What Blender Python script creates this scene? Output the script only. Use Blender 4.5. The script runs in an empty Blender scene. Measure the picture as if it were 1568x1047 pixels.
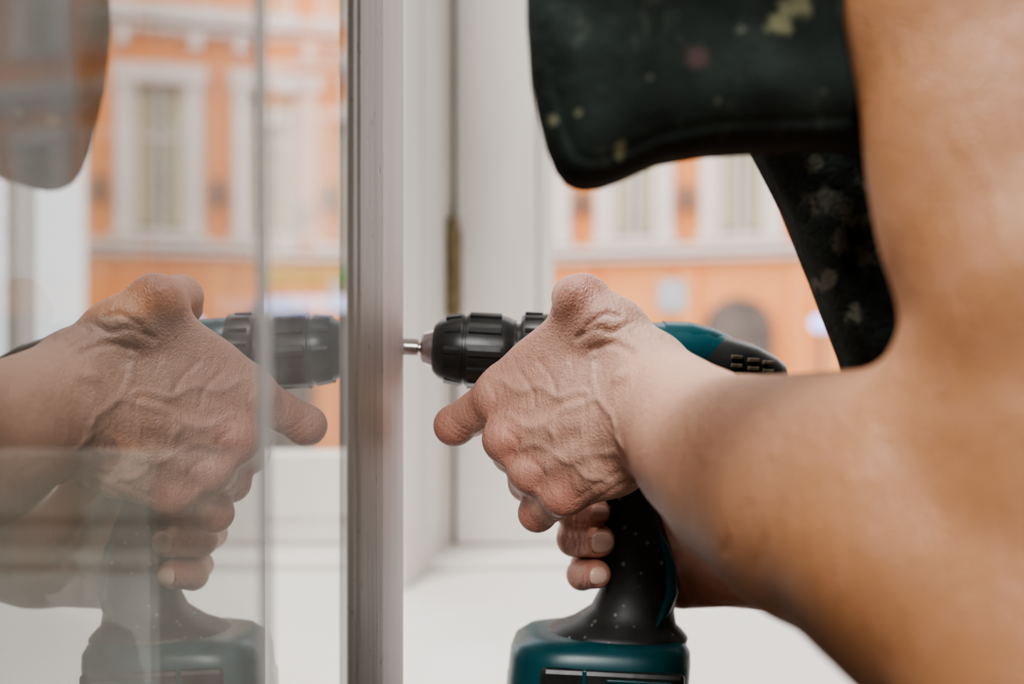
import bpy, math, numpy as np
from mathutils import Vector, Matrix
sc = bpy.context.scene
EYE = 1.30          # everything is drafted relative to eye level, lifted at the end
MM = 0.001

# ------------------------------------------------------------------ materials
def new_mat(name):
    m = bpy.data.materials.new(name); m.use_nodes = True
    nt = m.node_tree; b = nt.nodes['Principled BSDF']
    return m, nt, b

def ramp(nt, fac, stops):
    r = nt.nodes.new('ShaderNodeValToRGB')
    el = r.color_ramp.elements
    while len(el) > 1: el.remove(el[-1])
    el[0].position = stops[0][0]; el[0].color = (*stops[0][1], 1)
    for p, c in stops[1:]:
        e = el.new(p); e.color = (*c, 1)
    nt.links.new(fac, r.inputs[0])
    return r.outputs[0]

def mixc(nt, fac, a, b):
    m = nt.nodes.new('ShaderNodeMix'); m.data_type = 'RGBA'
    if isinstance(fac, (int, float)): m.inputs[0].default_value = fac
    else: nt.links.new(fac, m.inputs[0])
    for s, v in ((6, a), (7, b)):
        if isinstance(v, tuple): m.inputs[s].default_value = (*v, 1)
        else: nt.links.new(v, m.inputs[s])
    return m.outputs[2]

def mth(nt, op, a, b=None):
    m = nt.nodes.new('ShaderNodeMath'); m.operation = op
    for i, v in enumerate((a, b)):
        if v is None: continue
        if isinstance(v, (int, float)): m.inputs[i].default_value = v
        else: nt.links.new(v, m.inputs[i])
    return m.outputs[0]

def noise(nt, scale, detail=4, rough=0.55, vec=None, stretch=None):
    tc = nt.nodes.new('ShaderNodeTexCoord')
    src = tc.outputs['Object']
    if stretch:
        mp = nt.nodes.new('ShaderNodeMapping'); mp.inputs['Scale'].default_value = stretch
        nt.links.new(src, mp.inputs[0]); src = mp.outputs[0]
    n = nt.nodes.new('ShaderNodeTexNoise')
    n.inputs['Scale'].default_value = scale; n.inputs['Detail'].default_value = detail
    n.inputs['Roughness'].default_value = rough
    nt.links.new(src, n.inputs['Vector'])
    return n.outputs['Fac']

def bump(nt, b, h, strength, dist):
    bm = nt.nodes.new('ShaderNodeBump'); bm.inputs['Strength'].default_value = strength
    bm.inputs['Distance'].default_value = dist
    nt.links.new(h, bm.inputs['Height']); nt.links.new(bm.outputs[0], b.inputs['Normal'])
    return bm

def surf(name, c1, c2, scale=8, rough=0.6, bstr=0.15, bdist=0.002, stretch=None, metal=0, spec=0.5):
    m, nt, b = new_mat(name)
    n = noise(nt, scale, stretch=stretch)
    col = ramp(nt, n, [(0.3, c1), (0.7, c2)])
    nt.links.new(col, b.inputs['Base Color'])
    b.inputs['Roughness'].default_value = rough; b.inputs['Metallic'].default_value = metal
    b.inputs['Specular IOR Level'].default_value = spec
    if bstr: bump(nt, b, n, bstr, bdist)
    return m

M_white = surf('white_gloss_paint', (.72, .68, .64), (.82, .78, .74), 6, .45, .25, .002, (3, 3, .5))
M_line = surf('bright_line_white', (.90, .90, .89), (.93, .93, .92), 6, .4, 0)
M_pink = surf('aged_white_paint', (.66, .585, .59), (.74, .67, .68), 14, .5, .2, .001, (3, 3, .4))
M_sill = surf('sill_paint', (.78, .75, .70), (.86, .83, .79), 5, .5, .1, .002)
M_wall = surf('wall_plaster', (.45, .42, .38), (.52, .49, .45), 3, .9, .2, .004)
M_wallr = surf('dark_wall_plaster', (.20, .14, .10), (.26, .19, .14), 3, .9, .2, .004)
M_ceil = surf('ceiling_plaster', (.7, .68, .66), (.75, .73, .7), 3, .9, .1, .004)
M_floor = surf('floor_boards', (.22, .13, .07), (.32, .20, .11), 3, .6, .2, .003, (1, 8, 1))
M_gap = surf('dark_gap', (.05, .04, .03), (.10, .08, .06), 40, .9, 0)
M_hinge = surf('painted_brass', (.10, .07, .03), (.38, .31, .18), 120, .45, .5, .001, metal=.4)

M_grey, nt, b = new_mat('weathered_paint_shade_grey')  # grey puts the profile's shade into the colour; the chips are wear
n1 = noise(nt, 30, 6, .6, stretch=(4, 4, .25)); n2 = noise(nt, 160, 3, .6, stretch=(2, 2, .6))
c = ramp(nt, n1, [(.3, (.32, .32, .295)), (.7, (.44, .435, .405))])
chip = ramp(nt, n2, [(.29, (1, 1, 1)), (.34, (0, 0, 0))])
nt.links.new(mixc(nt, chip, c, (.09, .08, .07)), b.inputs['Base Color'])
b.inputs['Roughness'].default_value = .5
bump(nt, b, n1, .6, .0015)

M_orange = surf('orange_stucco', (.78, .27, .085), (.85, .35, .13), .8, .9, .1, .01)
M_trimf = surf('facade_trim', (.66, .53, .47), (.74, .62, .56), .9, .9, .1, .01)
M_fglass = surf('facade_window_glass', (.12, .13, .10), (.30, .27, .19), .9, .25, 0)
M_fcurt = surf('facade_curtain', (.42, .36, .23), (.54, .46, .31), 2, .8, 0, stretch=(6, 1, .3))
M_dark = surf('dark_archway', (.09, .07, .06), (.2, .15, .12), 2, .8, 0)
M_shop = surf('shopfront_glass', (.05, .05, .045), (.16, .14, .12), 1.2, .3, 0)
M_plate = surf('grey_plaque', (.42, .41, .42), (.5, .49, .5), 3, .6, 0)
M_green = surf('awning_green', (.06, .24, .03), (.12, .34, .06), 5, .8, 0)
M_street = surf('asphalt', (.2, .2, .2), (.3, .3, .3), 2, .9, .1)
M_shade = surf('street_lamp_metal', (.05, .05, .05), (.08, .08, .08), 5, .5, 0)
M_sign, nt, b = new_mat('lit_sign_blue')
sg = ramp(nt, noise(nt, 4, 2), [(.4, (.30, .42, 1)), (.6, (.85, .9, 1))])
nt.links.new(sg, b.inputs['Base Color']); nt.links.new(sg, b.inputs['Emission Color'])
b.inputs['Emission Strength'].default_value = 2.2

def glass_mat(name, haze, expo=3.4, base=.06, tint=(.96, .97, .96), hcol=.6):
    m = bpy.data.materials.new(name); m.use_nodes = True
    nt = m.node_tree; nt.nodes.clear()
    out = nt.nodes.new('ShaderNodeOutputMaterial')
    lw = nt.nodes.new('ShaderNodeLayerWeight'); lw.inputs['Blend'].default_value = .5
    f = mth(nt, 'POWER', lw.outputs['Facing'], expo)
    f = mth(nt, 'MULTIPLY_ADD', f, 1 - base)
    f.node.inputs[2].default_value = base
    tr = nt.nodes.new('ShaderNodeBsdfTransparent'); tr.inputs[0].default_value = (*tint, 1)
    gl = nt.nodes.new('ShaderNodeBsdfGlossy'); gl.inputs['Roughness'].default_value = 0.0
    gl.inputs['Color'].default_value = (.97, .97, .96, 1)
    df = nt.nodes.new('ShaderNodeBsdfDiffuse')
    hz = noise(nt, 7, 5)
    dc = ramp(nt, hz, [(.2, (hcol * .9, hcol * .9, hcol * .84)), (.8, (hcol, hcol, hcol * .93))])
    nt.links.new(dc, df.inputs[0])
    mh = nt.nodes.new('ShaderNodeMixShader')
    hf = mth(nt, 'MULTIPLY', hz, haze * 2)
    nt.links.new(hf, mh.inputs[0]); nt.links.new(tr.outputs[0], mh.inputs[1]); nt.links.new(df.outputs[0], mh.inputs[2])
    mg = nt.nodes.new('ShaderNodeMixShader')
    nt.links.new(f, mg.inputs[0]); nt.links.new(mh.outputs[0], mg.inputs[1]); nt.links.new(gl.outputs[0], mg.inputs[2])
    nt.links.new(mg.outputs[0], out.inputs[0])
    return m
M_glass = glass_mat('window_glass', .08, 3.0, .08, hcol=.55)
M_glass2 = glass_mat('dusty_glass', .60, 6, .03, (.30, .31, .29), .40)

# ------------------------------------------------------------------ helpers
TOP = []
def empty(name, loc=(0, 0, 0), rot=(0, 0, 0)):
    o = bpy.data.objects.new(name, None); sc.collection.objects.link(o)
    o.location = loc; o.rotation_euler = rot; o.empty_display_size = .05
    TOP.append(o); return o

def obj(name, verts, faces, mat, parent=None, smooth=False, mats=None, fm=None):
    me = bpy.data.meshes.new(name)
    me.from_pydata([tuple(v) for v in verts], [], [tuple(f) for f in faces])
    me.update()
    for mm in (mats or [mat]): me.materials.append(mm)
    if fm is not None: me.polygons.foreach_set('material_index', fm)
    if smooth: me.polygons.foreach_set('use_smooth', [True] * len(me.polygons))
    o = bpy.data.objects.new(name, me); sc.collection.objects.link(o)
    if parent: o.parent = parent
    else: TOP.append(o)
    return o

def bevel(o, w, seg=2):
    md = o.modifiers.new('bevel', 'BEVEL'); md.width = w; md.segments = seg; md.limit_method = 'ANGLE'
    return o

def boxes(name, lst, mat, parent=None, bev=0):
    V = []; F = []
    for (x0, x1, y0, y1, z0, z1) in lst:
        s = len(V)
        V += [(x0, y0, z0), (x1, y0, z0), (x1, y1, z0), (x0, y1, z0), (x0, y0, z1), (x1, y0, z1), (x1, y1, z1), (x0, y1, z1)]
        F += [(s, s + 3, s + 2, s + 1), (s + 4, s + 5, s + 6, s + 7), (s, s + 1, s + 5, s + 4), (s + 1, s + 2, s + 6, s + 5), (s + 2, s + 3, s + 7, s + 6), (s + 3, s, s + 4, s + 7)]
    o = obj(name, V, F, mat, parent)
    if bev: bevel(o, bev)
    return o

def prism(name, pts, z0, z1, mat, parent=None, mats=None, sidemats=None, bev=0):
    n = len(pts)
    V = [(x, y, z0) for x, y in pts] + [(x, y, z1) for x, y in pts]
    F = [tuple(range(n))[::-1], tuple(range(n, 2 * n))] + [(i, (i + 1) % n, n + (i + 1) % n, n + i) for i in range(n)]
    fm = None
    if sidemats: fm = [0, 0] + sidemats
    o = obj(name, V, F, mat, parent, mats=mats, fm=fm)
    if bev: bevel(o, bev)
    return o

def loft(name, rings, mat, parent, nseg=40, p=2.0, cap=True, axis='x'):
    V = []; F = []
    for r in rings:
        t, c1, c2, r1, r2 = r[:5]; pp = r[5] if len(r) > 5 else p
        for i in range(nseg):
            a = 2 * math.pi * i / nseg; ca, sa = math.cos(a), math.sin(a)
            u = c1 + r1 * math.copysign(abs(ca) ** (2 / pp), ca); v = c2 + r2 * math.copysign(abs(sa) ** (2 / pp), sa)
            V.append((t, u, v) if axis == 'x' else (u, v, t))
    m = len(rings)
    for j in range(m - 1):
        for i in range(nseg):
            a = j * nseg + i; b = j * nseg + (i + 1) % nseg
            F.append((a, b, b + nseg, a + nseg))
    if cap:
        F.append(tuple(range(nseg))[::-1]); F.append(tuple(range((m - 1) * nseg, m * nseg)))
    V = [(x * MM, y * MM, z * MM) for x, y, z in V]
    o = obj(name, V, F, mat, parent, smooth=True)
    import bmesh
    bm = bmesh.new(); bm.from_mesh(o.data); bmesh.ops.recalc_face_normals(bm, faces=bm.faces); bm.to_mesh(o.data); bm.free()
    md = o.modifiers.new('wn', 'EDGE_SPLIT'); md.split_angle = math.radians(38)
    return o

# ------------------------------------------------------------------ SDF sculpting
class Field:
    def __init__(s, xs, ys, zs):
        s.ax = [np.asarray(a, np.float32) for a in (xs, ys, zs)]
        s.F = np.full([len(a) for a in s.ax], 60, np.float32)
    def _box(s, lo, hi):
        sl = []; g = []
        for i in range(3):
            a = np.searchsorted(s.ax[i], lo[i]); b = np.searchsorted(s.ax[i], hi[i])
            if b <= a: return None, None
            sl.append(slice(a, b)); sh = [1, 1, 1]; sh[i] = b - a
            g.append(s.ax[i][a:b].reshape(sh))
        return tuple(sl), g
    def _merge(s, sl, d, k, mode):
        f = s.F[sl]
        if mode == 'sub':
            h = np.maximum(k - np.abs(-d - f), 0) / k
            s.F[sl] = np.maximum(f, -d) + h * h * k * .25
        else:
            h = np.maximum(k - np.abs(d - f), 0) / k
            s.F[sl] = np.minimum(f, d) - h * h * k * .25
    def cone(s, a, b, ra, rb, k=6, mode='add'):
        a = np.array(a, float); b = np.array(b, float); m = max(ra, rb) + k + 8
        sl, g = s._box(np.minimum(a, b) - m, np.maximum(a, b) + m)
        if sl is None: return
        ba = b - a; L = max(ba @ ba, 1e-6)
        p = [g[i] - a[i] for i in range(3)]
        t = np.clip((p[0] * ba[0] + p[1] * ba[1] + p[2] * ba[2]) / L, 0, 1)
        d = np.sqrt((p[0] - t * ba[0]) ** 2 + (p[1] - t * ba[1]) ** 2 + (p[2] - t * ba[2]) ** 2) - (ra + (rb - ra) * t)
        s._merge(sl, d.astype(np.float32), k, mode)
    def chain(s, pts, rs, k=6, mode='add'):
        for i in range(len(pts) - 1): s.cone(pts[i], pts[i + 1], rs[i], rs[i + 1], k, mode)
    def ell(s, c, r, k=6, mode='add'):
        c = np.array(c, float); r = np.array(r, float); m = r + k + 8
        sl, g = s._box(c - m, c + m)
        if sl is None: return
        p = [(g[i] - c[i]) for i in range(3)]
        k0 = np.sqrt(sum((p[i] / r[i]) ** 2 for i in range(3))); k1 = np.sqrt(sum((p[i] / r[i] ** 2) ** 2 for i in range(3))) + 1e-6
        s._merge(sl, (k0 * (k0 - 1) / k1).astype(np.float32), k, mode)
    def hit(s, x, z):
        i = int(np.argmin(abs(s.ax[0] - x))); k = int(np.argmin(abs(s.ax[2] - z)))
        col = s.F[i, :, k]; w = np.where(col < 0)[0]
        if not len(w) or w[0] == 0: return None
        j = w[0]; t = col[j - 1] / (col[j - 1] - col[j])
        return float(s.ax[1][j - 1] + t * (s.ax[1][j] - s.ax[1][j - 1]))
    def relief(s, lines, amp, width):
        """raise (amp>0) or sink (amp<0) the surface softly along poly-lines"""
        for pl in lines:
            for a, bb in zip(pl[:-1], pl[1:]):
                a = np.array(a, float); bb = np.array(bb, float); m = width * 2.5
                sl, g = s._box(np.minimum(a, bb) - m, np.maximum(a, bb) + m)
                if sl is None: continue
                ba = bb - a; L = max(ba @ ba, 1e-6)
                p = [g[i] - a[i] for i in range(3)]
                t = np.clip((p[0] * ba[0] + p[1] * ba[1] + p[2] * ba[2]) / L, 0, 1)
                d2 = (p[0] - t * ba[0]) ** 2 + (p[1] - t * ba[1]) ** 2 + (p[2] - t * ba[2]) ** 2
                s.R[sl] = np.maximum(s.R[sl], np.exp(-d2 / (width * width)).astype(np.float32))
        s.F -= amp * s.R; s.R[:] = 0
    def mesh(s):
        F = s.F; ins = F < 0
        c = [F.shape[i] - 1 for i in range(3)]
        cnt = np.zeros(c, np.int8)
        offs = [(i, j, k) for i in (0, 1) for j in (0, 1) for k in (0, 1)]
        for (i, j, k) in offs: cnt += ins[i:i + c[0], j:j + c[1], k:k + c[2]]
        act = (cnt > 0) & (cnt < 8)
        idx = np.argwhere(act); n = len(idx)
        cid = np.full(c, -1, np.int32); cid[act] = np.arange(n, dtype=np.int32)
        cv = np.stack([F[idx[:, 0] + o[0], idx[:, 1] + o[1], idx[:, 2] + o[2]] for o in offs], 1)
        cp = np.stack([np.stack([s.ax[q][idx[:, q] + o[q]] for q in range(3)], 1) for o in offs], 1)
        acc = np.zeros((n, 3)); w = np.zeros(n)
        for a in range(8):
            for bb in range(a + 1, 8):
                if sum(abs(offs[a][q] - offs[bb][q]) for q in range(3)) != 1: continue
                mk = (cv[:, a] < 0) != (cv[:, bb] < 0)
                fa = cv[mk, a]; fb = cv[mk, bb]; t = (fa / (fa - fb))[:, None]
                acc[mk] += cp[mk, a] * (1 - t) + cp[mk, bb] * t; w[mk] += 1
        V = acc / w[:, None]
        Q = []
        for ax in range(3):
            o1, o2 = [(1, 2), (2, 0), (0, 1)][ax]
            lo = [slice(None)] * 3; hi = [slice(None)] * 3
            lo[ax] = slice(0, -1); hi[ax] = slice(1, None)
            A = ins[tuple(lo)]; B = ins[tuple(hi)]
            e = np.argwhere(A != B)
            ok = (e[:, o1] > 0) & (e[:, o2] > 0) & (e[:, o1] < F.shape[o1] - 1) & (e[:, o2] < F.shape[o2] - 1)
            e = e[ok]; sgn = A[e[:, 0], e[:, 1], e[:, 2]]
            def cell(d1, d2):
                q = e.copy(); q[:, o1] -= d1; q[:, o2] -= d2
                return cid[q[:, 0], q[:, 1], q[:, 2]]
            q = np.stack([cell(1, 1), cell(0, 1), cell(0, 0), cell(1, 0)], 1)
            q[~sgn] = q[~sgn][:, ::-1]
            Q.append(q)
        return V, np.concatenate(Q)

def field_obj(name, fld, mat, parent, fn=None, sm=1):
    V, Q = fld.mesh()
    me = bpy.data.meshes.new(name)
    me.vertices.add(len(V)); me.vertices.foreach_set('co', (V * MM).astype(np.float32).ravel())
    me.loops.add(Q.size); me.loops.foreach_set('vertex_index', Q.astype(np.int32).ravel())
    me.polygons.add(len(Q)); me.polygons.foreach_set('loop_start', np.arange(0, Q.size, 4, dtype=np.int32))
    me.polygons.foreach_set('use_smooth', np.ones(len(Q), bool))
    me.update(calc_edges=True); me.validate()
    me.materials.append(mat)
    if fn is not None:
        c = fn(V); at = me.color_attributes.new('tint', 'FLOAT_COLOR', 'POINT')
        at.data.foreach_set('color', c.astype(np.float32).ravel())
    o = bpy.data.objects.new(name, me); sc.collection.objects.link(o); o.parent = parent
    if sm:
        md = o.modifiers.new('smooth', 'SMOOTH'); md.factor = .5; md.iterations = sm
    return o

# skin
M_skin, nt, b = new_mat('skin')
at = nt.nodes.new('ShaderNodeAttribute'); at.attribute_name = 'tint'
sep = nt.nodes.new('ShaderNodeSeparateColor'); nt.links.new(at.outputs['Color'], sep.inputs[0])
nz = noise(nt, 70, 6, .65); nz2 = noise(nt, 14, 3, .5); nz3 = noise(nt, 260, 4, .6)
base = ramp(nt, nz2, [(.3, (.57, .33, .245)), (.7, (.67, .41, .315))])
tan_shade = mixc(nt, sep.outputs[2], base, (.40, .19, .088))  # tanned arm skin, deepened so the colour carries the arm's shade
red = mixc(nt, mth(nt, 'MULTIPLY', sep.outputs[0], .65), tan_shade, (.58, .215, .165))
vein = mixc(nt, mth(nt, 'MULTIPLY', sep.outputs[1], .18), red, (.48, .38, .34))
mot = mixc(nt, mth(nt, 'MULTIPLY', ramp(nt, nz, [(.45, (0, 0, 0)), (.65, (1, 1, 1))]), .22), vein, (.50, .23, .165))
mot = mixc(nt, mth(nt, 'MULTIPLY', ramp(nt, nz3, [(.52, (0, 0, 0)), (.7, (1, 1, 1))]), .12), mot, (.36, .17, .12))
nt.links.new(mot, b.inputs['Base Color'])
b.inputs['Roughness'].default_value = .46
b.inputs['Subsurface Weight'].default_value = .06
b.inputs['Subsurface Radius'].default_value = (.004, .0015, .001)
b.inputs['Subsurface Scale'].default_value = .4
tc = nt.nodes.new('ShaderNodeTexCoord')
vo = nt.nodes.new('ShaderNodeTexVoronoi'); vo.feature = 'DISTANCE_TO_EDGE'; vo.inputs['Scale'].default_value = 460
wrp = nt.nodes.new('ShaderNodeTexNoise'); wrp.inputs['Scale'].default_value = 40; nt.links.new(tc.outputs['Object'], wrp.inputs['Vector'])
vm = nt.nodes.new('ShaderNodeVectorMath'); vm.operation = 'MULTIPLY_ADD'; vm.inputs[1].default_value = (.012, .012, .012)
nt.links.new(wrp.outputs['Color'], vm.inputs[0]); nt.links.new(tc.outputs['Object'], vm.inputs[2]); nt.links.new(vm.outputs[0], vo.inputs['Vector'])
mp = nt.nodes.new('ShaderNodeMapping'); mp.inputs['Rotation'].default_value = (0, .5, .0); mp.inputs['Scale'].default_value = (3.0, 2.0, .4)
nt.links.new(vm.outputs[0], mp.inputs[0])
wn = nt.nodes.new('ShaderNodeTexNoise'); wn.inputs['Scale'].default_value = 110; wn.inputs['Detail'].default_value = 4; wn.inputs['Roughness'].default_value = .6
nt.links.new(mp.outputs[0], wn.inputs['Vector'])
hsum = mth(nt, 'ADD', mth(nt, 'MULTIPLY', vo.outputs['Distance'], .7), mth(nt, 'MULTIPLY', wn.outputs['Fac'], 1.7))
bump(nt, b, hsum, .5, .0015)
M_nail = surf('fingernail', (.60, .38, .31), (.70, .48, .40), 60, .3, .05, .0005)

# fabrics
M_cloth, nt, b = new_mat('black_workwear')
at = nt.nodes.new('ShaderNodeAttribute'); at.attribute_name = 'tint'
sep = nt.nodes.new('ShaderNodeSeparateColor'); nt.links.new(at.outputs['Color'], sep.inputs[0])
n1 = noise(nt, 25, 5, .6); n2 = noise(nt, 130, 5, .7); n3 = noise(nt, 1400, 2, .7, stretch=(1, 1, .35))
cb = ramp(nt, n1, [(.3, (.012, .017, .015)), (.75, (.032, .043, .038))])
smear = ramp(nt, noise(nt, 45, 6, .7, stretch=(1.6, 1, .7)), [(.58, (0, 0, 0)), (.76, (1, 1, 1))])
cb = mixc(nt, mth(nt, 'MULTIPLY', smear, .4), cb, (.16, .17, .14))
def stain(fac, thr, w=.12): return ramp(nt, mth(nt, 'MULTIPLY', fac, mth(nt, 'MULTIPLY', mth(nt, 'SUBTRACT', n2, .2), 2.6)), [(thr, (0, 0, 0)), (thr + w, (1, 1, 1))])
c = mixc(nt, mth(nt, 'MULTIPLY', stain(sep.outputs[0], .42, .3), .6), cb, (.34, .34, .20))
c = mixc(nt, mth(nt, 'MULTIPLY', stain(sep.outputs[1], .42, .4), .35), c, (.18, .09, .09))
c = mixc(nt, mth(nt, 'MULTIPLY', stain(sep.outputs[2], .42, .3), .6), c, (.22, .23, .19))
nt.links.new(c, b.inputs['Base Color']); b.inputs['Roughness'].default_value = .9; b.inputs['Specular IOR Level'].default_value = .2
bump(nt, b, mth(nt, 'ADD', n3, mth(nt, 'MULTIPLY', n1, 7)), .6, .0016)
M_jeans = surf('dark_trousers', (.02, .025, .03), (.04, .045, .05), 12, .9, .2)

def gauss(V, pts, s):
    r = np.zeros(len(V))
    for p in pts:
        q = np.array(p[:3], float); ss = p[3] if len(p) > 3 else s
        r = np.maximum(r, np.exp(-((V - q) ** 2).sum(1) / (2 * ss * ss)))
    return r
def gauss2(V, pts):
    r = np.zeros(len(V))
    for x, z, sx, sz in pts:
        r = np.maximum(r, np.exp(-((V[:, 0] - x) / sx) ** 2 / 2 - ((V[:, 2] - z) / sz) ** 2 / 2))
    return r

def segdist(V, polys):
    d = np.full(len(V), 1e3)
    for pl in polys:
        for a, bb in zip(pl[:-1], pl[1:]):
            a = np.array(a, float); bb = np.array(bb, float)
            lo = np.minimum(a, bb) - 12; hi = np.maximum(a, bb) + 12
            mk = ((V > lo) & (V < hi)).all(1)
            if not mk.any(): continue
            P = V[mk] - a; ba = bb - a; t = np.clip(P @ ba / (ba @ ba + 1e-6), 0, 1)
            d[mk] = np.minimum(d[mk], np.linalg.norm(P - t[:, None] * ba, axis=1))
    return d

def axis(*segs):
    return np.concatenate([np.arange(a, b, st) for a, b, st in segs])

def surf_line(fld, pts, sub=4):
    P = [np.array(p, float) for p in pts]; P = [2 * P[0] - P[1]] + P + [2 * P[-1] - P[-2]]
    out = []
    for i in range(1, len(P) - 2):
        for j in range(sub + (i == len(P) - 3)):
            t = j / sub; p0, p1, p2, p3 = P[i - 1:i + 3]
            q = .5 * (2 * p1 + (p2 - p0) * t + (2 * p0 - 5 * p1 + 4 * p2 - p3) * t * t + (3 * p1 - p0 - 3 * p2 + p3) * t ** 3)
            y = fld.hit(q[0], q[1])
            if y is not None and (not out or abs(y - out[-1][1]) < 8): out.append((q[0], y, q[1]))
    return out

# ================================================================== WORKER
worker = empty('worker')

# ---------------- left arm + hand (over the drill)
L = Field(axis((-62, 104, .95), (104, 260, 2.6)), axis((262, 520, 2.6), (520, 722, .95)), axis((-165, -126, 3), (-126, 48, .95), (48, 300, 3)))
L.R = np.zeros_like(L.F)
iM = (-8, 630, -30); mM = (-2, 616, -52); rM = (11, 609, -68); pM = (28, 601, -79)
L.cone((66, 572, -16), iM, 16, 12.5, 12)
L.cone((66, 566, -27), mM, 17, 12.5, 12)
L.cone((66, 563, -38), rM, 17, 12, 12)
L.cone((68, 562, -46), pM, 16, 11.5, 12)
L.cone((60, 588, -30), (20, 632, -45), 19, 18, 12)
L.cone((52, 585, -60), (34, 618, -72), 19, 13, 10)
# wrist + forearm + upper arm
L.cone((72, 566, -18), (92, 495, -42), 18.5, 25, 14)
L.cone((70, 560, -44), (92, 490, -60), 19, 26, 14)
L.chain([(72, 556, -32), (86, 508, -48), (99, 462, -57), (113, 425, -63), (137, 375, -72), (166, 325, -104)], [20, 26, 34, 38, 42, 47], 18)
L.chain([(166, 325, -104), (179, 345, -40), (179, 357, 12), (179, 380, 60), (177, 400, 120), (173, 430, 235)], [47, 49, 50, 53, 57, 64], 12)
L.cone((73, 548, -51), (78, 540, -54), 13.5, 12, 10)              # ulna head
L.cone((97, 465, -37), (140, 375, -33), 15, 27, 26)               # brachioradialis
L.cone((160, 372, 40), (162, 390, 110), 36, 38, 14)               # biceps
# thumb
L.chain([(68, 573, -10), (54, 588, 6), (37, 600, 22)], [16, 14.5, 13.2], 9)
L.chain([(37, 600, 22), (35, 638, 25), (40, 668, 20)], [13, 11.5, 9.5], 6)
L.cone((33, 606, 12), (-3, 629, -20), 9.5, 9.5, 12)
L.cone((48, 594, 0), (14, 622, -14), 14, 12, 12)
# fingers
L.chain([iM, (-33, 653, -48), (-24, 684, -47), (-6, 702, -42)], [12.3, 10.6, 9, 8], 5)
L.chain([mM, (0, 655, -64), (10, 684, -62), (22, 694, -50)], [12.3, 10.5, 9, 8], 6)
L.chain([rM, (9, 648, -80), (20, 678, -74), (32, 688, -62)], [11.8, 10, 9, 8], 6)
L.chain([pM, (14, 632, -95), (28, 662, -88), (42, 676, -76)], [11.4, 9.6, 8.4, 7.5], 5)
for p, r in ((iM, 7.5), (mM, 8), (rM, 7), (pM, 7.5)):
    L.ell((p[0] - 2, p[1] - 6, p[2] - 1), (r, r * .9, r), 9)
L.ell((-33, 650, -47.5), (9.6, 9.6, 9.2), 5)
S = lambda *ls, sub=4: [surf_line(L, l, sub) for l in ls]
L.relief(S([(56, -16), (24, -23), (-2, -27)], [(58, -26), (30, -38), (2, -49)], [(60, -36), (36, -52), (12, -65)], [(62, -46), (46, -62), (28, -76)], [(72, -4), (58, 10), (40, 24)], sub=6), 1.6, 3.6)
L.relief(S([(-12, -42), (2, -41), (22, -34)], [(-2, -61), (12, -58), (30, -48)], [(16, -76), (26, -69), (40, -57)]), -1.4, 4.8)
L.relief(S([(33, 2), (42, 7), (50, 5), (58, 9)], [(38, 8), (46, 14), (53, 13)], [(60, 6), (67, -4), (71, -16)], [(40, -4), (50, -1), (58, -5)]), -1.3, 1.8)
L.relief(S([(66, 4), (76, -10), (81, -24), (83, -38)]), -.6, 1.6)
L.relief(S([(40, -84), (50, -74), (62, -66)], [(48, -82), (58, -72), (68, -66)], [(34, -80), (44, -70), (56, -62)], [(4, -16), (10, -24), (12, -34)], [(14, -10), (20, -18), (23, -26)], [(82, -56), (78, -66), (76, -76)], [(90, -54), (86, -66), (84, -78)], [(54, -82), (64, -74), (74, -70)],
           [(-14, -20), (-9, -30), (-11, -38)], [(-4, -46), (3, -52), (0, -60)], [(10, -62), (16, -67), (14, -76)]), -.8, 1.3)
VL = [[(42, -4), (40, -16), (42, -27), (48, -36), (50, -46), (57, -54)],
      [(-6, -20), (4, -26), (14, -23), (24, -28), (34, -25), (42, -27)],
      [(-2, -39), (8, -44), (17, -42), (25, -35), (34, -32), (42, -27)],
      [(3, -57), (12, -53), (20, -56), (29, -61), (38, -56), (48, -54), (60, -46)],
      [(17, -42), (22, -49), (20, -56), (18, -66)],
      [(28, -12), (25, -21), (23, -28)],
      [(50, -46), (60, -41), (72, -44), (82, -50)],
      [(62, -14), (72, -24), (84, -28), (96, -38)],
      [(32, -62), (38, -68), (46, -68)]]
veins = S(*VL, sub=5)
L.relief(veins, .9, 2.1)
L.relief(S([(-42, -44), (-35, -50), (-28, -55)], [(-38, -40), (-31, -46), (-24, -50)], [(-40, -42), (-33, -48), (-26, -52.5)]), -.7, .9)
KN = [(*iM, 10), (-2, 604, -54, 9), (11, 600, -70, 9), (27, 590, -82, 11), (-36, 650, -50, 11), (12, 626, -98, 12), (37, 592, 28, 10), (-5, 645, -72, 10)]
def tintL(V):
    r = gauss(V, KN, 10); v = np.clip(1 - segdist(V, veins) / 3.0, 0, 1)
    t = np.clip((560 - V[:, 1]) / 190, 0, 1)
    t = np.maximum(t, np.clip((V[:, 2] + 20) / 40, 0, 1) * (V[:, 1] < 500))  # upper arm takes the full dark tone in place of shade
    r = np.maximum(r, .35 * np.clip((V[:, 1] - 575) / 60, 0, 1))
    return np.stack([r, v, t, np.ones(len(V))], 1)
field_obj('left_arm_and_hand', L, M_skin, worker, fn=tintL)

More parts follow.
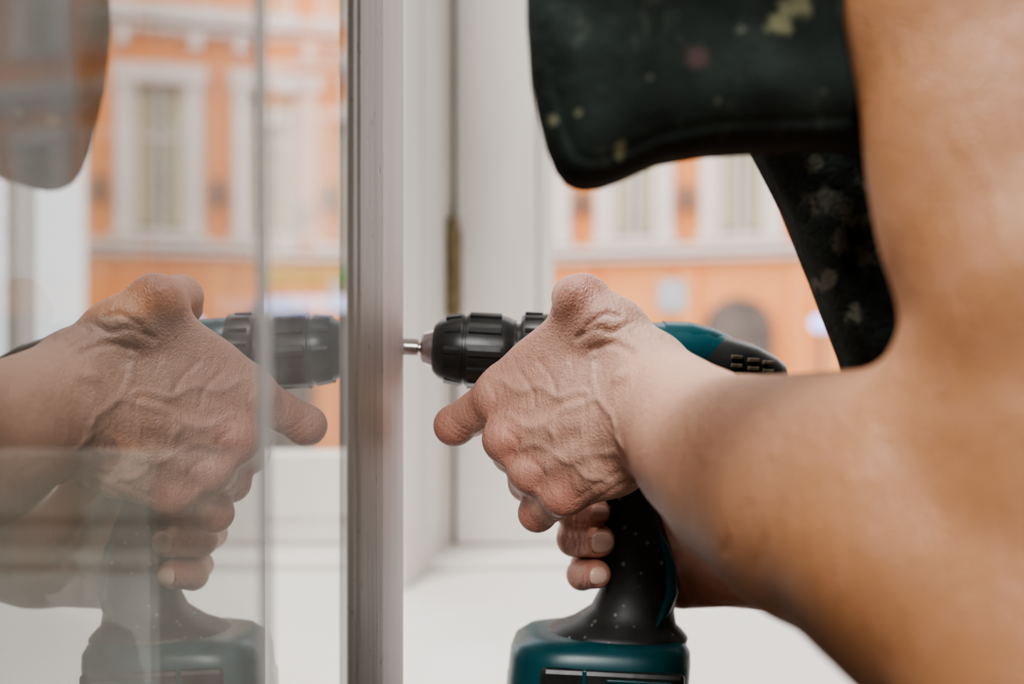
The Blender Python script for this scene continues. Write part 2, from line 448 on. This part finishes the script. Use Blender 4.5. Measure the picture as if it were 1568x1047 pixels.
# ---------------- right hand + arm (on the grip)
R = Field(axis((16, 190, 1.1), (190, 420, 4)), axis((640, 830, 1.1)), axis((-190, -45, 1.1)))
R.R = np.zeros_like(R.F)
fR = {'m': [(95, 738, -97), (62, 733, -102), (39, 716, -105), (36, 690, -104.5), (50, 672, -100)],
      'r': [(95, 740, -116), (62, 736, -119), (39, 718, -120.5), (37.5, 690, -119.5), (51, 670, -117)],
      'p': [(95, 738, -134), (66, 732, -138), (46, 715, -140), (42.5, 690, -141), (50, 672, -137)],
      'i': [(95, 736, -78), (62, 733, -80), (42, 718, -78), (42, 698, -74), (54, 686, -72)]}
rr = {'m': [11, 10, 9, 8.6, 8], 'r': [11, 10.5, 10, 10.2, 9.6], 'p': [10.5, 9.5, 9, 9.2, 8.4], 'i': [11, 10, 9, 8.5, 8]}
for k_ in fR: R.chain(fR[k_], rr[k_], 2.2)
for k_ in fR: R.cone(fR[k_][0], (152, 742, -126), 12, 22, 10)
R.cone((108, 722, -152), (158, 740, -147), 17, 24, 10)
R.cone((114, 712, -92), (150, 732, -136), 15, 22, 10)
R.chain([(116, 712, -88), (104, 690, -72), (88, 676, -62)], [14, 11, 10], 6)
R.chain([(158, 742, -142), (210, 750, -140), (300, 765, -110), (400, 780, -60)], [26, 30, 40, 45], 14)
SR = lambda *ls, sub=4: [surf_line(R, l, sub) for l in ls]
R.relief(SR([(112, -140), (122, -148), (136, -156)], [(118, -128), (130, -138), (146, -148)], [(112, -158), (126, -164), (140, -166)], [(116, -112), (124, -124), (134, -132)]), -1.2, 1.8)
lines = []
for (zz, cx) in ((-104.5, 37), (-119.5, 38.5), (-140.5, 43)):
    for x in (cx - 1.5, cx + 1.5): lines.append([(x, zz - 7), (x + .6, zz), (x, zz + 7)])
R.relief(SR(*lines), -.6, 1.0)
def tintR(V):
    r = gauss(V, [(*fR[q][4], 12) for q in fR] + [(120, 715, -160, 18)], 10) * .8
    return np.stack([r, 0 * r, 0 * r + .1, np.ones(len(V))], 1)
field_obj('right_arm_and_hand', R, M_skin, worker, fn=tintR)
def nail(c, w, h, tilt):
    V = []; F = []; n = 20; m = 8
    for i in range(m + 1):
        ph = (i / m) * math.pi / 2
        for j in range(n):
            a = 2 * math.pi * j / n; ca, sa = math.cos(a), math.sin(a)
            sq = lambda q: math.copysign(abs(q) ** .8, q)
            x = w * math.sin(ph) * sq(ca); z = h * math.sin(ph) * sq(sa)
            y = -1.1 * math.cos(ph) + (z * z) / (2 * 9.5)
            V.append((x, y, z))
    for i in range(m):
        for j in range(n):
            F.append((i * n + j, i * n + (j + 1) % n, (i + 1) * n + (j + 1) % n, (i + 1) * n + j))
    o = obj('fingernail', [(x * MM, y * MM, z * MM) for x, y, z in V], F, M_nail, worker, smooth=True)
    o.location = [q * MM for q in c]; o.rotation_euler = tilt
    return o
nail((51.5, 663.8, -99.5), 5.6, 4.4, (0, .12, .3))
nail((52.5, 660.2, -116.5), 6.8, 6.0, (0, 0, .3))
nail((50.5, 663.5, -136.5), 5.4, 5.2, (0, 0, .28))

# ---------------- clothing
def polysdf(X, Z, pts):
    d = np.full(np.broadcast(X, Z).shape, 1e9); s = np.ones(d.shape)
    n = len(pts)
    for i in range(n):
        a = pts[i]; bb = pts[i - 1]
        ex, ez = bb[0] - a[0], bb[1] - a[1]; wx = X - a[0]; wz = Z - a[1]
        t = np.clip((wx * ex + wz * ez) / (ex * ex + ez * ez), 0, 1)
        d = np.minimum(d, (wx - ex * t) ** 2 + (wz - ez * t) ** 2)
        c1 = (Z >= a[1]) + 0 * X > 0; c2 = (Z < bb[1]) + 0 * X > 0; c3 = ex * wz > ez * wx
        fl = (c1 & c2 & c3) | (~c1 & ~c2 & ~c3)
        s = np.where(fl, -s, s)
    return s * np.sqrt(d)
def garment(name, pts, yc, hh, r, xs, ys, zs, folds, fn):
    G = Field(xs, ys, zs)
    X = G.ax[0][:, None]; Z = G.ax[2][None, :]
    d2 = polysdf(X, Z, pts)[:, None, :]
    Y = G.ax[1][None, :, None]
    w1 = d2 + r; w2 = np.abs(Y - yc) - hh + r
    d = np.minimum(np.maximum(w1, w2), 0) + np.sqrt(np.maximum(w1, 0) ** 2 + np.maximum(w2, 0) ** 2) - r
    G.F = np.minimum(G.F, d + folds(G.ax[0][:, None, None], Y, G.ax[2][None, None, :], d2)).astype(np.float32)
    return field_obj(name, G, M_cloth, worker, fn=fn)

shirt = [(5.6, 123), (5, 185), (158, 185), (158, 73.5), (121, 73), (98, 72.4), (74.4, 71.2), (55.5, 67.9), (41.4, 61.5), (34.4, 59), (28.5, 58.2), (24.9, 58.7), (20.7, 60.6), (16.7, 65.5), (13.2, 73.8), (9.6, 88), (7.3, 99.7)]
def f1(X, Y, Z, d2):
    e = np.clip(-d2 / 16, 0, 1)
    return e * (2.2 * np.sin((X * .55 + Z * .9) / 10 + 1.6 * np.sin(X / 26) + np.sin(Z / 19)) + 1.3 * np.sin(X / 7 - Z / 13 + 1.2 * np.sin(Z / 15)) + .7 * np.sin(X / 3.7 + Z / 8)) \
        + 1.0 * np.exp(-((d2 + 6.5) / 1.1) ** 2) - .5 * np.exp(-((d2 + 3.5) / 2) ** 2)
def tsh(V):
    a = gauss2(V, [(100, 118, 8, 5), (94, 112, 5, 4), (14.6, 80, 1.7, 1.9), (23.4, 81, 1.5, 1.5), (38.5, 68, 2.2, 4)])
    p = gauss2(V, [(65, 100, 5, 5)]); g = gauss2(V, [(109, 88, 2.5, 2.5), (80, 110, 2, 2), (48, 92, 1.5, 1.5), (60, 78, 1.5, 2), (108, 126, 5, 4), (72, 84, 1.3, 1.3)])
    return np.stack([a, p, g, a * 0 + 1], 1)
garment('work_shirt', shirt, 430, 31, 22, np.arange(-4, 172, 1.3), np.arange(390, 470, 1.3), np.arange(50, 190, 1.3), f1, tsh)
apron = [(109, 90), (112, 140), (224, 140), (240, -80), (172, -80), (163, -53), (151, -8), (137.6, 28), (124, 61)]
def f2(X, Y, Z, d2):
    return 3.0 * np.sin((X * .9 + Z * .35) / 6 + np.sin(Z / 14)) * np.clip(-d2 / 8, 0, 1) + 1.2 * np.exp(-((d2 + 6) / 1.4) ** 2)
def tap(V):
    g = gauss2(V, [(136, 62, 7, 6), (143, 45, 4, 6), (150, 55, 9, 6), (140, 28, 3, 5), (156, 38, 6, 9), (150, 12, 3, 5), (158, 70, 6, 5), (131, 78, 4, 4)])
    return np.stack([g * 0, g * 0, g, g * 0 + 1], 1)
garment('work_apron', apron, 520, 22, 15, np.arange(98, 250, 1.8), np.arange(492, 548, 1.8), np.arange(-90, 150, 1.8), f2, tap)
zero = lambda V: np.zeros((len(V), 4))
G = Field(np.arange(40, 620, 8), np.arange(300, 900, 8), np.arange(-700, 480, 8))
G.chain([(178, 425, 250), (240, 480, 300), (370, 600, 270)], [72, 85, 100], 30)
G.chain([(370, 590, 260), (390, 620, 0), (400, 620, -240)], [100, 88, 100], 30)
field_obj('shirt_back', G, M_cloth, worker, fn=zero)
G = Field(np.arange(240, 760, 8), np.arange(380, 860, 8), np.arange(-1310, -150, 8))
G.cone((410, 620, -290), (440, 600, -420), 112, 120, 30)
G.chain([(400, 640, -440), (420, 700, -830), (430, 640, -1220)], [85, 60, 45], 30)
G.chain([(520, 560, -440), (540, 620, -830), (560, 560, -1220)], [85, 60, 45], 30)
field_obj('trousers', G, M_jeans, worker)
G = Field(np.arange(200, 700, 5), np.arange(420, 760, 5), np.arange(-1305, -1150, 5))
for x, y in ((430, 640), (560, 560)):
    G.cone((x + 20, y, -1255), (x - 120, y, -1268), 44, 32, 20)
field_obj('shoes', G, M_gap, worker)

# ================================================================== CORDLESS DRILL
M_blk = surf('black_rubber', (.012, .013, .013), (.036, .038, .037), 50, .36, .4, .0008)
M_teal = surf('teal_plastic', (.0, .055, .070), (.004, .085, .100), 30, .36, .1, .0004)
M_steel = surf('steel', (.45, .43, .40), (.65, .63, .60), 60, .28, .05, .0003, metal=1)
M_slot = surf('vent_mesh', (.05, .04, .025), (.17, .14, .09), 300, .6, .2, .0005)
M_grip, nt, b = new_mat('speckled_grip_rubber')
vo = nt.nodes.new('ShaderNodeTexVoronoi'); vo.inputs['Scale'].default_value = 150; vo.inputs['Randomness'].default_value = 1
tc = nt.nodes.new('ShaderNodeTexCoord'); nt.links.new(tc.outputs['Object'], vo.inputs['Vector'])
sp = ramp(nt, vo.outputs['Distance'], [(.15, (1, 1, 1)), (.22, (0, 0, 0))])
gate = ramp(nt, noise(nt, 55, 3), [(.45, (0, 0, 0)), (.52, (1, 1, 1))])
bc = ramp(nt, noise(nt, 30, 5), [(.3, (.014, .016, .016)), (.75, (.042, .043, .041))])
nt.links.new(mixc(nt, mth(nt, 'MULTIPLY', mth(nt, 'MULTIPLY', sp, gate), .6), bc, (.40, .38, .32)), b.inputs['Base Color'])
b.inputs['Roughness'].default_value = .45
bump(nt, b, noise(nt, 900, 2), .25, .0004)

drill = empty('cordless_drill', (-.048, .700, -.004), (0, math.radians(2.9), 0))
loft('bit_holder', [(-32, 0, 0, 2.2, 2.2), (-20, 0, 0, 2.6, 2.6), (-19.5, 0, 0, 5.4, 5.4), (-10, 0, 0, 5.4, 5.4), (-9.5, 0, 0, 3.2, 3.2), (-3, 0, 0, 3.2, 3.2)], M_steel, drill, 6 * 4)
loft('chuck_nose', [(-8, 0, 0, 6, 6), (-6.5, 0, 0, 9.4, 9.4), (2, 0, 0, 12.8, 12.8), (4, 0, 0, 12.8, 12.8)], M_steel, drill, 48)
loft('chuck_sleeve', [(-.5, 0, 0, 13, 13), (0, 0, 0, 14.5, 14.5), (3, 0, 0, 17.5, 17.5), (9, 0, 0, 20.6, 20.6), (15, 0, 0, 21.8, 21.8), (18, 0, 0, 21.9, 21.9), (18.3, 0, 0, 20.8, 20.8),
     (19.6, 0, 0, 20.8, 20.8), (20, 0, 0, 22, 22), (42, 0, 0, 22.2, 22.2), (46, 0, 0, 21.4, 21.4), (48, 0, 0, 20, 20), (50, 0, 0, 20, 20)], M_blk, drill, 64)
V = []; F = []
for i in range(10):
    a0 = 2 * math.pi * i / 10
    for (x0, x1, ha, r0, r1) in ((7, 16.5, .13, 18.8, 22.8), (21.5, 41, .17, 21, 23.9)):
        s = len(V)
        for x in (x0, x1):
            for (da, r) in ((-ha, r0), (-ha * .8, r1), (0, r1 + .15), (ha * .8, r1), (ha, r0)):
                rr_ = r if x != 7 else r - 1.6
                V.append((x * MM, rr_ * math.cos(a0 + da) * MM, rr_ * math.sin(a0 + da) * MM))
        for j in range(4): F.append((s + j, s + j + 1, s + 6 + j, s + 5 + j))
        F.append((s, s + 1, s + 2, s + 3, s + 4)); F.append((s + 9, s + 8, s + 7, s + 6, s + 5))
obj('chuck_ribs', V, F, M_blk, drill)
loft('torque_collar', [(50, 0, 0, 18, 18), (52.5, 0, 0, 18, 18), (53, 0, 0, 22.5, 22.5), (55, 0, 0, 23.6, 23.6), (66, 0, 0, 24.4, 24.4), (69, 0, 0, 25, 25), (70, 0, 0, 22, 22)], M_blk, drill, 64)
boxes('collar_marks', [(.055, .066, math.cos(a) * .0243 - .0008, math.cos(a) * .0243 + .0008, math.sin(a) * .0243 - .0012, math.sin(a) * .0243 + .0012) for a in np.arange(0, 6.28, .42)], M_blk, drill, .0004)
loft('gear_housing', [(69, 0, -1, 23, 23), (74, 0, -2, 26, 25), (100, 0, -4, 27, 26), (135, 0, -3, 27, 26), (152, 0, -2, 27, 25.5), (165, 0, -2, 26, 24), (176, 0, -3, 24.5, 21.5)], M_teal, drill, 48, 2.3)
loft('motor_end_cap', [(160, 0, -4, 26.5, 22), (176, 0, -4, 26.2, 21.5), (195, 0, -5.5, 24.5, 18.4), (208, 0, -8, 21.5, 14.5), (214, 0, -9, 17, 11.5), (216, 0, -9.5, 12, 7)], M_blk, drill, 48, 2.5)
loft('motor_shoulder', [(140, 0, 5, 22, 19), (156, 0, 6, 22, 18.4), (170, 0, 6, 20, 15.4), (182, 0, 4.5, 14, 12), (192, 0, 3, 7, 7)], M_teal, drill, 40, 2.6)
boxes('cooling_vents', [(x * MM, (x + 7) * MM, -.0266, -.0225, (z - 2 - (x - 176) * .12) * MM, (z + .6 - (x - 176) * .12) * MM) for x in (178, 188, 197) for z in (5, 0, -5)], M_slot, drill, .0006)
loft('handle_grip', [(-14, 118, 0, 26, 18), (-45, 117, 0, 21, 16.5), (-75, 120, 0, 15.5, 16), (-100, 128, 0, 18, 16.5), (-122, 133, 0, 21.5, 17), (-140, 134, 0, 23.5, 17.5),
     (-153, 130, 0, 25.5, 19), (-161, 125, 0, 32, 23), (-165.5, 122, 0, 40, 28), (-168.5, 121.5, 0, 43, 30), (-171.5, 121.5, 0, 42.5, 30)][::-1], M_grip, drill, 56, 2.3, axis='z')
loft('grip_inlay', [(-104, 142.5, -8, 1, 5), (-112, 146, -9.2, 3.4, 6), (-124, 150, -9, 4.2, 7), (-140, 151.5, -9.5, 4.6, 7.6), (-151, 147.5, -12, 4.0, 7), (-159, 143, -16, 1.4, 4)][::-1], M_teal, drill, 28, 2.4, axis='z')
boxes('trigger', [(.088, .102, -.009, .009, -.062, -.030)], M_blk, drill, .004)
loft('battery_shoe', [(-168, 117, 0, 42, 31), (-170, 114, 0, 48, 35), (-175, 112, 0, 53, 38.5), (-182, 111, 0, 54.5, 39.8), (-202, 110, 0, 55, 40)][::-1], M_teal, drill, 64, 3.4, axis='z')
loft('battery_pack', [(-198, 110, 0, 53.5, 38.5), (-200, 110, 0, 55, 41), (-226, 110, 0, 55, 41), (-232, 110, 0, 53, 39), (-234, 110, 0, 50, 36)][::-1], M_blk, drill, 64, 4.5, axis='z')
boxes('shoe_side_panel', [(.074, .158, -.0420, -.036, -.199, -.181)], M_blk, drill, .003)
boxes('shoe_recess', [(.112, .150, -.0432, -.040, -.1875, -.1855), (.098, .1005, -.0432, -.040, -.197, -.181)], M_teal, drill, .0006)

# ================================================================== OPEN SASH (left)
sash = empty('window_1')
ZB, ZT = -.262, .27
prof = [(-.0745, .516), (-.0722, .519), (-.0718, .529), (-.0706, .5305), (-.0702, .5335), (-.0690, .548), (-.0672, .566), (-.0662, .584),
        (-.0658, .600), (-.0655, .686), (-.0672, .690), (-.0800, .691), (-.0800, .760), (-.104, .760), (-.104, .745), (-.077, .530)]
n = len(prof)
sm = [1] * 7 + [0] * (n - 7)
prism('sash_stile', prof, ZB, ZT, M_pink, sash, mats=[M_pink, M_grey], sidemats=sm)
boxes('sash_rails', [(-.122, -.070, -.25, .52, ZB, ZB + .05), (-.122, -.070, -.25, .52, ZT - .05, ZT)], M_pink, sash, .003)
boxes('sash_stile_near', [(-.122, -.070, -.30, -.25, ZB, ZT)], M_pink, sash, .003)
obj('inner_pane', [(-.0755, -.26, ZB + .04), (-.0755, .522, ZB + .04), (-.0755, .522, ZT - .04), (-.0755, -.26, ZT - .04)], [(0, 1, 2, 3)], M_glass, sash)
obj('outer_pane', [(-.118, -.26, ZB + .04), (-.118, .545, ZB + .04), (-.121, .55, ZT - .04), (-.121, -.26, ZT - .04)], [(0, 1, 2, 3)], M_glass2, sash)
V = []
for z, y in ((ZB + .04, .3555), (ZT - .04, .3345)):
    V += [(-.0753, y, z), (-.0735, y, z), (-.0735, y + .0015, z), (-.0753, y + .0015, z)]
obj('bright_line_strip', V, [(0, 1, 5, 4), (1, 2, 6, 5), (2, 3, 7, 6), (3, 0, 4, 7), (4, 5, 6, 7)], M_line, sash)  # added white strip standing in for a bright line behind the glass

# ================================================================== MAIN WINDOW FRAME
win = empty('window_2')
SZ = -.285; FB = -.272; HT = 1.25
prism('centre_post', [(-.124, 1.30), (-.112, 1.385), (-.1085, 1.387), (-.1075, 1.40), (-.085, 1.520), (-.080, 1.524), (-.080, 1.62), (-.140, 1.62), (-.140, 1.30)], SZ, HT, M_white, win, bev=.0015)
boxes('hinge_gap', [(-.080, -.0745, 1.532, 1.60, FB, HT)], M_gap, win)
boxes('casement_stile', [(-.0745, .034, 1.520, 1.575, FB + .002, HT), (.034, .056, 1.531, 1.570, FB + .06, HT)], M_white, win, .003)
boxes('casement_rails', [(.02, .80, 1.522, 1.572, FB + .002, -.150), (.02, .80, 1.522, 1.572, HT - .1, HT)], M_white, win, .004)
boxes('right_jamb', [(.80, .88, 1.30, 1.62, SZ, HT)], M_white, win, .004)
boxes('right_mullion', [(.512, .530, 1.53, 1.59, FB, HT)], M_white, win, .004)
boxes('bottom_threshold', [(-.90, .80, 1.42, 1.62, SZ, FB)], M_sill, win, .003)
boxes('left_casement', [(-.90, -.14, 1.525, 1.575, -.235, -.148), (-.90, -.14, 1.535, 1.575, FB, -.235), (-.90, -.82, 1.525, 1.575, -.148, HT), (-.90, -.14, 1.525, 1.575, HT - .1, HT), (-.20, -.14, 1.525, 1.575, -.148, HT)], M_white, win, .004)
boxes('left_jamb', [(-.98, -.90, 1.30, 1.62, SZ, HT)], M_white, win, .004)
loft('hinge_barrel', [(165, -78, 1509, 6.2, 6.2), (162, -78, 1509, 8, 8), (150, -78, 1509, 7.6, 7.6), (149, -78, 1509, 6, 6), (146, -78, 1509, 8, 8), (100, -78, 1509, 7.8, 7.8), (99, -78, 1509, 6, 6), (97, -78, 1509, 8, 8), (40, -78, 1509, 7.8, 7.8), (36, -78, 1509, 5, 5), (32, -78, 1509, 3, 3)][::-1], M_hinge, win, 20, axis='z')
boxes('hinge_leaf', [(-.089, -.068, 1.510, 1.524, .035, .150)], M_hinge, win, .001)
boxes('window_sill', [(-.98, .88, .86, 1.64, SZ - .04, SZ)], M_sill, None, .006)
boxes('wall_front', [(-3, -.98, .90, 1.66, -1.3, 1.6), (.88, 2.6, .90, 1.66, -1.3, 1.6), (-.98, .88, .90, 1.66, -1.3, SZ - .04), (-.98, .88, .90, 1.66, HT, 1.6)], M_wall)
boxes('wall_left', [(-3.1, -3, -3.2, 1.66, -1.3, 1.6)], M_wall)
boxes('wall_right', [(2.6, 2.7, -3.2, 1.66, -1.3, 1.6)], M_wallr)
boxes('wall_back', [(-3.1, 2.7, -3.3, -3.2, -1.3, 1.6)], M_wallr)
boxes('floor', [(-3.1, 2.7, -3.2, 1.66, -1.4, -1.3)], M_floor)
boxes('ceiling', [(-3.1, 2.7, -3.2, 1.66, 1.6, 1.7)], M_ceil)
boxes('baseboard_front', [(-3, 2.6, .88, .90, -1.3, -1.2)], M_white, None, .003)

# ================================================================== STREET + FACADE
fac = empty('building_facade', (0, 23.45, 0), (0, 0, -math.radians(20.04)))
GZ = -4.3
wins = sorted(round(2.56 + 2.12 * i, 2) for i in range(-8, 3))
U0, U1 = -16.0, 8.1
boxes('stucco_wall', [(U0, U1, .25, 8, GZ, 13)], M_orange, fac)
gl = []; tr = []; cu = []; mu = []
for w in wins:
    for z0, z1 in ((2.08, 4.75), (7.1, 9.6)):
        gl.append((w - .47, w + .47, .20, .27, z0, z1))
        cu.append((w - .42, w - .16, .17, .20, z0 + .1, z1 - .1))
        cu.append((w + .16, w + .42, .17, .20, z0 + .1, z1 - .1))
        tr += [(w - .78, w - .47, -.02, .26, z0 - .12, z1 + .35), (w + .47, w + .78, -.02, .26, z0 - .12, z1 + .35), (w - .84, w + .84, -.08, .26, z1 + .05, z1 + .42), (w - .84, w + .84, -.06, .26, z0 - .14, z0)]
        mu += [(w - .04, w + .04, .12, .2, z0, z1), (w - .47, w + .47, .12, .2, z0 + 1.7, z0 + 1.78), (w - .47, w - .40, .12, .2, z0, z1), (w + .40, w + .47, .12, .2, z0, z1)]
boxes('facade_windows', gl, M_fglass, fac); boxes('facade_curtains', cu, M_fcurt, fac)
boxes('window_surrounds', tr, M_trimf, fac, .02); boxes('window_muntins', mu, M_trimf, fac)
boxes('cornices', [(U0, U1, -.12, .3, 1.76, 1.90), (U0, U1, -.05, .3, 1.60, 1.70), (U0, U1, -.2, .3, 5.95, 6.25), (U0, U1, -.1, .3, 5.75, 5.85), (U0, U1, -.25, .3, 12.3, 12.9)], M_trimf, fac, .03)
boxes('brackets', [(w + q - .1, w + q + .1, -.15, .3, 5.45, 5.75) for w in wins for q in (-.65, .65)], M_trimf, fac, .02)
boxes('wall_lamps', [(w + 1.06 - .11, w + 1.06 + .11, -.1, .1, 2.55, 3.05) for w in wins], M_dark, fac, .05)
boxes('ground_pilasters', [(w + 1.06 - .2, w + 1.06 + .2, .15, .3, GZ, 1.56) for w in wins if w > -3], M_orange, fac, .02)
boxes('plaque', [(3.05, 3.6, .1, .26, .6, 1.22)], M_plate, fac, .02)
def arch(name, u, r, zc):
    pts = [(u + r, GZ)] + [(u + r * math.cos(a), zc + r * math.sin(a)) for a in np.linspace(0, math.pi, 20)] + [(u - r, GZ)]
    n = len(pts); V = [(x, .12, z) for x, z in pts] + [(x, .3, z) for x, z in pts]
    F = [tuple(range(n))] + [(i, (i + 1) % n, n + (i + 1) % n, n + i) for i in range(n)]
    return obj(name, V, F, M_dark, fac)
arch('arched_doorway', 4.6, .66, .2); arch('arched_doorway_b', -1.68, .66, .2)
boxes('shopfront', [(-15.5, -3.2, .1, .3, GZ + .4, .66)], M_shop, fac)
boxes('shopfront_frames', [(u, u + .12, .0, .3, GZ + .4, .7) for u in np.arange(-15.5, -3.2, 2.05)], M_dark, fac)
boxes('sign_board', [(-6.9, -3.4, -.25, .2, .70, .98)], M_sign, fac)
boxes('shop_awning', [(-7.2, -3.2, -.9, .2, 1.22, 1.55)], M_green, fac, .03)
boxes('street', [(-30, 30, 2.2, 40, GZ - .2, GZ)], M_street)
lampo = empty('street_lamp', (4.35, 16.0, 0))
loft('lamp_post', [(-4300, 0, 0, 70, 70), (-3900, 0, 0, 50, 50), (150, 0, 0, 35, 35)], M_shade, lampo, 16, axis='z')
loft('lamp_globe', [(150, 0, 0, 40, 40), (180, 0, 0, 110, 110), (260, 0, 0, 150, 150), (340, 0, 0, 110, 110), (370, 0, 0, 40, 40)], M_sign, lampo, 20, axis='z')

# ================================================================== LIGHT
w = bpy.data.worlds.new('overcast_sky'); sc.world = w; w.use_nodes = True
bg = w.node_tree.nodes['Background']; bg.inputs[0].default_value = (.95, .97, 1, 1); bg.inputs[1].default_value = 2.9
def lamp(name, kind, loc, tgt, size, power, col):
    l = bpy.data.lights.new(name, kind); l.energy = power; l.color = col
    if kind == 'AREA': l.size = size
    else: l.shadow_soft_size = size; l.spot_size = math.radians(21); l.spot_blend = 1.0
    o = bpy.data.objects.new(name, l); sc.collection.objects.link(o); o.location = loc
    o.rotation_euler = (Vector(tgt) - Vector(loc)).to_track_quat('-Z', 'Y').to_euler(); TOP.append(o)
lamp('added_top_light', 'AREA', (-.48, .42, 1.50), (.02, .9, 0), .6, 50, (1, .985, .97))  # unseen area light, added to light the scene from above left
lamp('added_hand_spot', 'SPOT', (-.06, -.95, .75), (-.01, .60, -.06), .25, 165, (1, .985, .97))  # unseen spot behind the camera, added to brighten the hand

# ================================================================== CAMERA
cam = bpy.data.cameras.new('camera'); co = bpy.data.objects.new('camera', cam); sc.collection.objects.link(co)
co.location = (0, 0, 0); co.rotation_euler = (math.pi / 2, 0, 0); TOP.append(co)
cam.lens = 40; cam.sensor_width = 36; cam.clip_start = .02; cam.clip_end = 200
cam.dof.use_dof = True; cam.dof.focus_distance = .61; cam.dof.aperture_fstop = 3.8
sc.camera = co
try: sc.view_settings.look = 'AgX - Medium High Contrast'
except Exception as e: print(e)
for o in TOP: o.location.z += EYE
